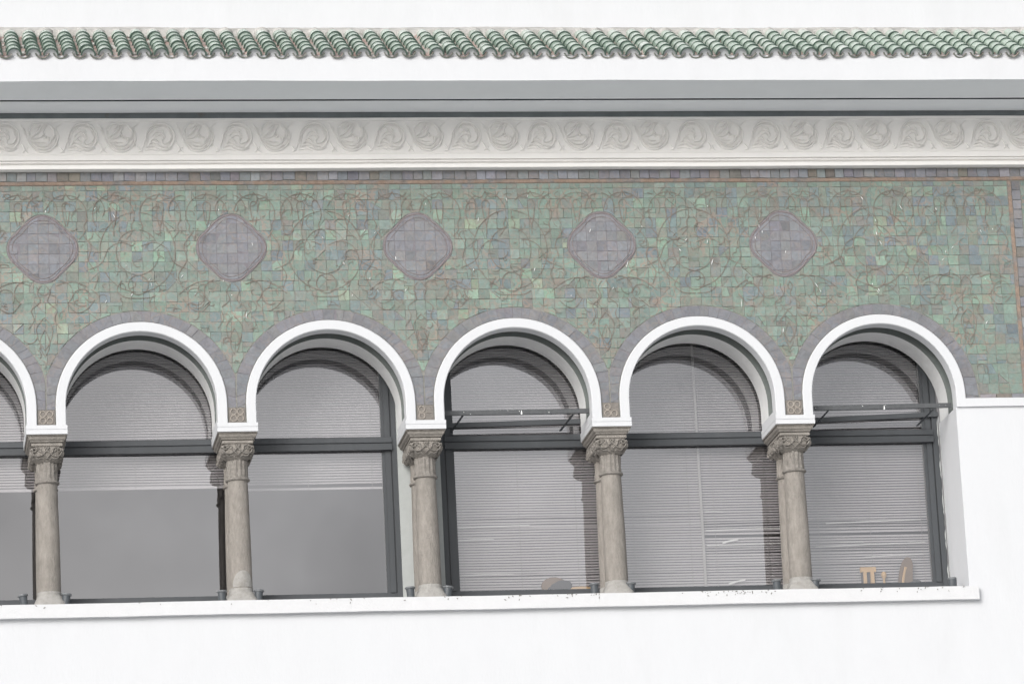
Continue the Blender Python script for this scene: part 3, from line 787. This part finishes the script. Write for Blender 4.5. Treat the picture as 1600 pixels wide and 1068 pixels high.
# ================================================================== COLUMNS (things)
CY = (.155, .41)
def rect(w, z, e=0): return [(-w, CY[0]-w, z), (w, CY[0]-w, z), (w, CY[1]+w, z), (-w, CY[1]+w, z)]
def column():
    t = thing('column', (0, .15, -1.588), '', 'column', 'paired stone columns between the windows')
    m = MB(); m.box(-.1615, .1615, -.02, .556, -.187, -.155); m.box(-.157, .157, -.016, .556, -.190, -.187); m.box(-.1615, .1615, -.019, .556, -.226, -.190)
    m.box(-.153, .153, .111, .556, -.155, -.10); m.build('impost_block', M_white, t)
    m = MB(); m.loft([rect(.157, -.226), rect(.157, -.236), rect(.146, -.237), rect(.149, -.246), rect(.143, -.260), rect(.130, -.270), rect(.127, -.279), rect(.108, -.281), rect(.108, -.286), rect(.121, -.288), rect(.123, -.306), rect(.117, -.313), rect(.09, -.314)])
    ab = m.build('abacus', M_stone, t)
    for ci, cy in enumerate(CY):
        m = MB(); loops = []; S = 32
        for z_, w_, e_ in ((-.311, .108, 7), (-.318, .116, 7), (-.345, .120, 6), (-.375, .118, 5), (-.400, .108, 4), (-.418, .093, 3), (-.430, .080, 2.2)):
            lp = []
            for i in range(S):
                a = 2*math.pi*(i+.5)/S; c, s_ = math.cos(a), math.sin(a); r = w_/((abs(c)**e_+abs(s_)**e_)**(1/e_))
                lp.append((r*c, cy+r*s_, z_))
            loops.append(lp)
        m.loft(loops, 0, True); cap = m.build('capital', M_stone, t)
        # carved ribs on the faces
        m = MB()
        def put(to):
            def rb(P, w_=.011, h=.008):
                h *= 1.9 
                pts = catmull(P, 4); m.ridge(pts, w_, h, 0, to=to)
            for s_ in (-1, 1):
                rb([(s_*.095+.020*math.cos(R(a))*(1-a/900), -.345+.020*math.sin(R(a))*(1-a/900)) for a in range(0, 540, 60)], .010, .010)
                rb([(s_*.115, -.36), (s_*.10, -.385), (s_*.06, -.392), (s_*.03, -.375), (s_*.0, -.345), (-s_*.02, -.32)], .013, .012)
                rb([(s_*.075, -.322), (s_*.05, -.335), (s_*.045, -.36), (s_*.02, -.385), (-s_*.01, -.41)], .012, .012)
                rb([(s_*.0, -.322), (s_*.016, -.34), (s_*.0, -.36)], .008, .010)
                rb([(s_*.09, -.395), (s_*.07, -.41), (s_*.04, -.405), (s_*.02, -.42)], .012, .010)
                rb([(s_*.062, -.325), (s_*.07, -.345), (s_*.058, -.358)], .010, .009)
        def curve_back(z): return .0 if z > -.38 else (-.38-z)*.55
        put(lambda v: (v[0], cy-.112+v[1]+curve_back(v[2]), v[2]))
        put(lambda v: (-.112+v[1]+curve_back(v[2]), cy-v[0], v[2]))
        put(lambda v: (.112-v[1]-curve_back(v[2]), cy+v[0], v[2]))
        m.build('carved_scroll', M_carve, cap)
        m = MB(); m.lathe([(.0, -.428), (.079, -.428), (.082, -.45), (.080, -.50), (.083, -.55), (.086, -.574)], 0, cy, 64, fn=lambda a, z: 1+(.06*math.cos(a*14)+.025*math.cos(a*5+z*40) if z > -.56 else 0))
        m.build('fluted_neck', M_carve if ci == 0 else M_stone, t)
        m = MB(); m.lathe([(.084, -.574), (.094, -.577), (.099, -.586), (.094, -.596), (.084, -.599)], 0, cy, 36); m.build('neck_ring', M_carve, t)
        rnd = random.Random(5+ci); prof = []
        for i in range(15):
            f = i/14; prof.append((.0815+.0095*f**1.2+.003*math.sin(f*3)+rnd.gauss(0, .0004), -.599-.861*f))
        m = MB(); m.lathe(prof, 0, cy, 36, fn=lambda a, z: 1+.006*math.sin(3*a+z*2)); m.build('shaft', M_stone, t)
        m = MB(); loops = []; S = 32
        for z_, w_, e_ in ((-1.460, .086, 2), (-1.462, .094, 2), (-1.476, .096, 2), (-1.486, .092, 2.2), (-1.500, .098, 2.6), (-1.530, .112, 3.4), (-1.550, .122, 4.5), (-1.587, .126, 5)):
            lp = []
            for i in range(S):
                a = 2*math.pi*(i+.5)/S; c, s_ = math.cos(a), math.sin(a); r = w_/((abs(c)**e_+abs(s_)**e_)**(1/e_))*(1+.012*math.sin(5*a+z_*60))
                lp.append((r*c, cy+r*s_, z_))
            loops.append(lp)
        m.loft(loops[::-1], 0, True); m.build('column_base', M_base, t)
    return t
col0 = column()
clab = ['pair of beige stone columns, leftmost of the five, right of the cut-off arch',
        'pair of beige stone columns with a pale patch at its foot, second from the left',
        'pair of beige stone columns standing before the pale plaster strip between two windows',
        'pair of beige stone columns just right of the railed middle arch',
        'pair of beige stone columns, rightmost of the five, left of the end window']
for i, mx in enumerate(MEDX):
    o = col0 if i == 0 else copy_tree(col0)
    o.location.x = mx; o['label'] = clab[i]
    if i: o.rotation_euler.z = 0
# pale repair patch at the foot of the second column
m = MB(); loops = []
for iz, z_ in enumerate((-1.455, -1.44, -1.41, -1.38, -1.355, -1.335, -1.325)):
    hw = (.95, 1.0, .95, .8, .62, .38, .1)[iz]; loops.append([(.75+.0935*math.sin(a*hw+.15), CY[0]-.0935*math.cos(a*hw+.15), z_) for a in [(-1+j/4) for j in range(9)]])
n = 9; m.add([p for l in loops for p in l], [(k*n+i, k*n+i+1, (k+1)*n+i+1, (k+1)*n+i) for k in range(6) for i in range(8)], smooth=True)
pc = [o for o in sc.objects if o.name.startswith('column') and o.parent is None and abs(o.location.x-.75) < .01][0]
m.build('repair_patch', M_base, pc)

# ================================================================== WINDOWS (things)
def window(xa, xb, label, left_stile, right_stile, rails):
    t = thing('window', ((xa+xb)/2, .57, -1.53), label, 'window', 'wide dark framed windows behind the columns')
    m = MB(); S = []
    m.box(xa, xb, .575, .66, -1.585, -1.500); m.box(xa, xb, .590, .655, -1.500, -1.425)
    m.box(xa, xb, .58, .66, 1.0, 1.12); m.build('frame_rail', M_frame, t)
    for x, s_, on_ in ((xa, 1, left_stile), (xb, -1, right_stile)):
        if on_:
            m = MB(); a, b = sorted((x, x+s_*.045)); m.box(a, b, .572, .66, -1.5, 1.0)
            a, b = sorted((x+s_*.045, x+s_*.055)); m.box(a, b, .592, .655, -1.425, 1.0)
            a, b = sorted((x+s_*.055, x+s_*.10)); m.box(a, b, .580, .655, -1.425, .995)
            a, b = sorted((x+s_*.10, x+s_*.125)); m.box(a, b, .594, .65, -1.425, .995); m.build('stile', M_frame, t)
    # transom with a sloping upper face
    m = MB(); extrude_x(m, [(.598, -.143), (.556, -.158), (.552, -.200), (.562, -.204), (.562, -.210), (.548, -.214), (.548, -.262), (.60, -.262)], xa+(.046 if left_stile else 0), xb-(.046 if right_stile else 0), 40, .0005)
    m.build('transom', M_frame, t)
    a, b = xa+(.10 if left_stile else 0), xb-(.10 if right_stile else 0)
    for z0, z1 in ((-1.44, -.255), (-.15, 1.0)):
        m = MB(); m.add([(a, .605, z0), (b, .605, z0), (b, .605, z1), (a, .605, z1)], [(0, 1, 2, 3)]); m.build('pane', M_glass, t)
    for (ra, rb, rz, slant) in rails:
        m = MB(); m.loft([[(ra, .17, rz), (ra, .17, rz+.036), (ra, .195, rz+.036), (ra, .195, rz)], [(rb, .17, rz+slant), (rb, .17, rz+.036+slant), (rb, .195, rz+.036+slant), (rb, .195, rz+slant)]])
        rail = m.build('stay_rail', M_frame2, t)
        for q in (.13, .86):
            x = ra+(rb-ra)*q; m = MB(); m.loft([[(x+.01, .18, rz), (x+.028, .18, rz), (x+.028, .20, rz), (x+.01, .20, rz)], [(x-.04, .56, rz-.045), (x-.022, .56, rz-.045), (x-.022, .57, rz-.05), (x-.04, .57, rz-.05)]])
            m.build('stay_arm', M_frame, rail)
        m = MB(); rs = random.Random(int(ra*10))
        for _ in range(5):
            f = rs.random(); x = ra+(rb-ra)*f; q = rs.uniform(.001, .0025); z0 = rz+slant*f+rs.uniform(.006, .03); m.box(x-q, x+q, .1685, .1699, z0-q*rs.uniform(.6, 2), z0+q)
        xm = ra+(rb-ra)*.53; m.add([(xm-.007, .166, rz), (xm+.007, .166, rz), (xm+.002, .168, rz+.036), (xm-.007, .169, rz), (xm+.007, .169, rz), (xm+.002, .1695, rz+.04)], [(0, 1, 2), (0, 2, 5, 3), (1, 4, 5, 2), (0, 3, 4, 1)])
        tag(m.build('white_droppings', M_streak, rail), kind='stuff')
        rc, rd = ra+.02, rb-.02
        m = MB(); m.loft([[(rc, .572, -.085), (rc, .572, -.045), (rc, .60, -.045), (rc, .60, -.085)], [(rd, .55, -.085+slant*3), (rd, .55, -.045+slant*3), (rd, .60, -.045+slant*3), (rd, .60, -.085+slant*3)]])
        m.build('sash_rail', M_frame, t)
    return t
m = MB(); rs = random.Random(8); lp = []
for i in range(60):
    z = -1.58+i*.026; e = .003*math.sin(i*.55)+.002*math.sin(i*1.7+1)+rs.gauss(0, .0012)
    lp.append([(6.572+e, .5705, z), (6.572+e, .568, z), (6.589, .560, z), (6.589, .5705, z)])
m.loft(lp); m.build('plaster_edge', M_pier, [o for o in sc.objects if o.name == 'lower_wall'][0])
window(-2.6, 2.089, 'wide dark framed window on the left with its blinds drawn halfway down', False, True, [])
window(2.426, 6.573, 'wide dark framed window on the right with its blinds drawn to the bottom', True, True, [(2.40, 3.63, -.075, .006), (5.40, 6.60, -.075, .012)])

# ================================================================== BLINDS (things)
def blind(xa, xb, zb, label, seed, bent=(), gap=0, tilt=50, missing=()):
    t = thing('venetian_blind', ((xa+xb)/2, .66, zb), label, 'blind', 'venetian blinds behind the glass')
    rnd = random.Random(seed); m = MB(); z = zb+.02+gap; P = .0223; n = 14
    while z < .75:
        if any(a < z < b for a, b in missing): z += P; continue
        tl = R(tilt+rnd.gauss(0, .5)); bz = 0
        for (z0, z1, x0, amt) in bent:
            if z0 < z < z1: bz = amt
        loops = []
        vs = []; fs = []
        for i in range(n+1):
            x = xa+(xb-xa)*i/n; sag = .0012*math.sin(x*3+z*9)+bz*math.sin(math.pi*i/n)*rnd.uniform(.5, 1)
            tt = tl-(bz*22 if bz else 0)
            for q in (-.5, 0, .5):
                u = q*.0255; bow = -.0015 if q == 0 else 0
                vs.append((x, .675+u*math.cos(tt)+bow*math.sin(tt), z+sag+u*math.sin(tt)-bow*math.cos(tt)))
        for i in range(n):
            for k in (0, 1): a = i*3+k; fs.append((a, a+3, a+4, a+1))
        m.add(vs, fs, smooth=True); z += P
    tag(m.build('slats', M_slat, t), kind='stuff')
    m = MB(); m.box(xa, xb, .663, .687, zb-.002, zb+.014); m.build('bottom_rail', M_slat, t)
    k = max(2, int((xb-xa)/.38))
    for i in range(k):
        x = xa+.1+(xb-xa-.2)*i/(k-1); m = MB(); m.box(x-.0012, x+.0012, .656, .6585, zb, .75); m.build('ladder_cord', M_cord, t)
    return t
blind(-2.3, -.80, -.535, 'half lowered blind behind the arch cut off at the left edge', 1)
blind(-.78, .735, -.530, 'half lowered blind behind the leftmost whole arch', 2)
blind(.75, 1.985, -.555, 'half lowered blind with a loose bottom rail, behind the second whole arch', 3, gap=.035)
bl4 = blind(2.50, 4.568, -1.46, 'fully lowered wide blind behind the middle railed arch, reaching past its right column', 4, bent=((-.83, -.80, 0, .006), (-.90, -.88, 0, -.005), (-1.3, -1.27, 0, .005)))
bl5 = blind(4.576, 6.50, -1.46, 'fully lowered wide blind behind the end window, with disturbed slats', 5, bent=((-.93, -.88, 0, .008), (-1.0, -.97, 0, -.006), (-1.14, -1.10, 0, .007), (-1.25, -1.22, 0, .005)), tilt=48, missing=((-1.00, -.978),))

m = MB(); m.box(4.561, 4.583, .651, .656, -1.46, .75); m.build('edge_strip', M_cord, bl5)
for par, x0, z0, x1, z1, wd in ((bl4, 2.52, -.900, 3.15, -.885, .010), (bl4, 2.52, -1.005, 2.85, -.995, .009), (bl4, 2.52, -1.29, 3.0, -1.285, .008),
                                (bl5, 4.73, -1.065, 4.86, -1.035, .016), (bl5, 4.76, -1.405, 4.90, -1.370, .016), (bl5, 4.60, -.955, 5.40, -.945, .008), (bl5, 4.60, -1.08, 5.9, -1.072, .007),
                                (bl5, 5.6, -.915, 6.40, -.895, .009), (bl5, 5.5, -1.11, 6.42, -1.085, .009), (bl5, 5.9, -1.20, 6.40, -1.185, .007), (bl5, 4.6, -.80, 4.75, -.802, .008)):
    m = MB(); m.loft([[(x0, .648, z0), (x0, .652, z0+wd), (x0, .655, z0+wd*.2)], [((x0+x1)/2, .646, (z0+z1)/2+.003), ((x0+x1)/2, .650, (z0+z1)/2+wd*.9+.003), ((x0+x1)/2, .654, (z0+z1)/2+.005)], [(x1, .650, z1), (x1, .653, z1+wd*.7), (x1, .656, z1+wd*.2)]])
    m.build('bent_slat', M_slat2, par)
# ================================================================== SILL LAMPS (things)
def lamp():
    t = thing('sill_lamp', (0, 0, -1.588), '', 'lamp', 'small dark uplights on the sill')
    m = MB(); m.lathe([(.020, -1.588), (.026, -1.583), (.030, -1.560), (.032, -1.510), (.033, -1.497)], 0, 0, 20); m.build('lamp_body', M_lamp, t)
    m = MB(); m.lathe([(.034, -1.498), (.042, -1.494), (.042, -1.483), (.036, -1.480), (.034, -1.488)], 0, 0, 20); m.build('lamp_rim', M_rim, t)
    m = MB(); m.box(-.012, .012, -.002, .045, -1.588, -1.583); m.box(-.010, .010, .033, .040, -1.583, -1.54); m.build('bracket', M_lamp, t)
    return t
L0 = lamp()
LP = [(-.945, -.16, 'left of the leftmost columns, leaning left'), (-.632, .10, 'right of the leftmost columns, under the first whole arch'), (.592, .0, 'left of the columns with the pale patch'),
      (.877, .06, 'right of the columns with the pale patch'), (2.085, -.05, 'left of the columns before the pale plaster strip'), (2.372, .12, 'right of the columns before the pale plaster strip'),
      (3.555, 0, 'left of the fourth columns, near the brown cushion'), (3.845, .05, 'right of the fourth columns'), (5.038, -.04, 'left of the rightmost columns'),
      (5.338, .15, 'right of the rightmost columns'), (6.495, 0, 'alone against the white jamb at the right end')]
for i, (x, a, s_) in enumerate(LP):
    o = L0 if i == 0 else copy_tree(L0)
    o.location.x = x; o.location.y = .09 if i < 10 else .16; o.rotation_euler = (0, a, 0); o['label'] = 'small dark uplight on the sill '+s_
    if i == 10:
        for ch in o.children:
            if ch.name.startswith('lamp_rim'): ch.scale = (.86, .86, 1.2)
            if ch.name.startswith('lamp_body'): ch.scale = (1.1, 1.1, 1)

# ================================================================== THINGS ON THE INNER SILL
def ellip(mb, c, r, seg=16, rings=9, half=False, mi=0, tilt=0):
    loops = []
    for k in range(rings):
        ph = (-math.pi/2 if not half else 0)+(math.pi if not half else math.pi/2)*k/(rings-1)
        lp = []
        for i in range(seg):
            a = 2*math.pi*i/seg; x, y, z = r[0]*math.cos(ph)*math.cos(a), r[1]*math.cos(ph)*math.sin(a), r[2]*math.sin(ph)
            lp.append((c[0]+x*math.cos(tilt)-z*math.sin(tilt), c[1]+y, c[2]+x*math.sin(tilt)+z*math.cos(tilt)))
        loops.append(lp)
    mb.loft(loops, mi, True)
YI = .636
t = thing('cushion', (3.34, YI, -1.44), 'brown rounded cushion with dark front leaning behind the glass of the middle arch', 'cushion')
m = MB(); ellip(m, (3.33, YI, -1.40), (.115, .016, .085), tilt=-.1); m.build('cushion_cover', M_brown, t)
m = MB(); ellip(m, (3.365, YI-.008, -1.405), (.108, .013, .058), tilt=.25); m.build('cushion_front', M_dark, t)
m = MB(); ellip(m, (3.54, YI, -1.43), (.125, .016, .035)); tag(m.build('brown_bundle', M_tan), 'low tan bundle right of the dark fronted cushion', 'bundle')
t = thing('wooden_stool', (5.93, YI, -1.44), 'small tan wooden stool with dark gaps between its legs, behind the end window', 'stool')
m = MB(); m.box(5.855, 5.985, YI-.014, YI+.014, -1.325, -1.285); m.build('seat', M_tan, t)
for x0, x1, mm_ in ((5.878, 5.905, M_tan), (5.938, 5.968, M_tan)):
    m = MB(); m.box(x0, x1, YI-.012, YI+.012, -1.45, -1.325); m.build('leg', mm_, t)
m = MB(); m.box(5.862, 5.982, YI+.012, YI+.016, -1.45, -1.325); m.build('back_panel', M_dark, t)
m = MB(); m.lathe([(.008, -1.45), (.022, -1.445), (.010, -1.42), (.009, -1.385), (.018, -1.37), (.024, -1.35), (.018, -1.33), (.004, -1.322)], 6.05, YI, 16)
tag(m.build('wooden_figurine', M_tan), 'small tan turned wooden figurine between the stool and the tall brown chair back', 'figurine')
t = thing('chair_back', (6.24, YI, -1.44), 'tall rounded brown chair back behind the right end of the end window', 'chair back')
m = MB(); loops = []
out_ = catmull([(6.165, -1.45), (6.175, -1.36), (6.20, -1.27), (6.235, -1.215), (6.275, -1.215), (6.295, -1.26), (6.29, -1.34), (6.285, -1.45)], 4)
for y in (YI-.012, YI+.012): loops.append([(x, y, z) for x, z in out_])
m.loft(loops, 0, False); m.build('back_panel', M_brown, t)
m = MB(); ellip(m, (6.30, YI-.002, -1.44), (.075, .014, .05)); m.build('seat_cushion', M_dark, t)
m = MB(); m.ridge(catmull([(6.20, -1.44), (6.215, -1.36), (6.235, -1.29)], 4), .02, .006, YI-.0125); m.build('trim', M_tan, t)
print('roof tiles', ni, 'mosaic tiles', len(tiles))
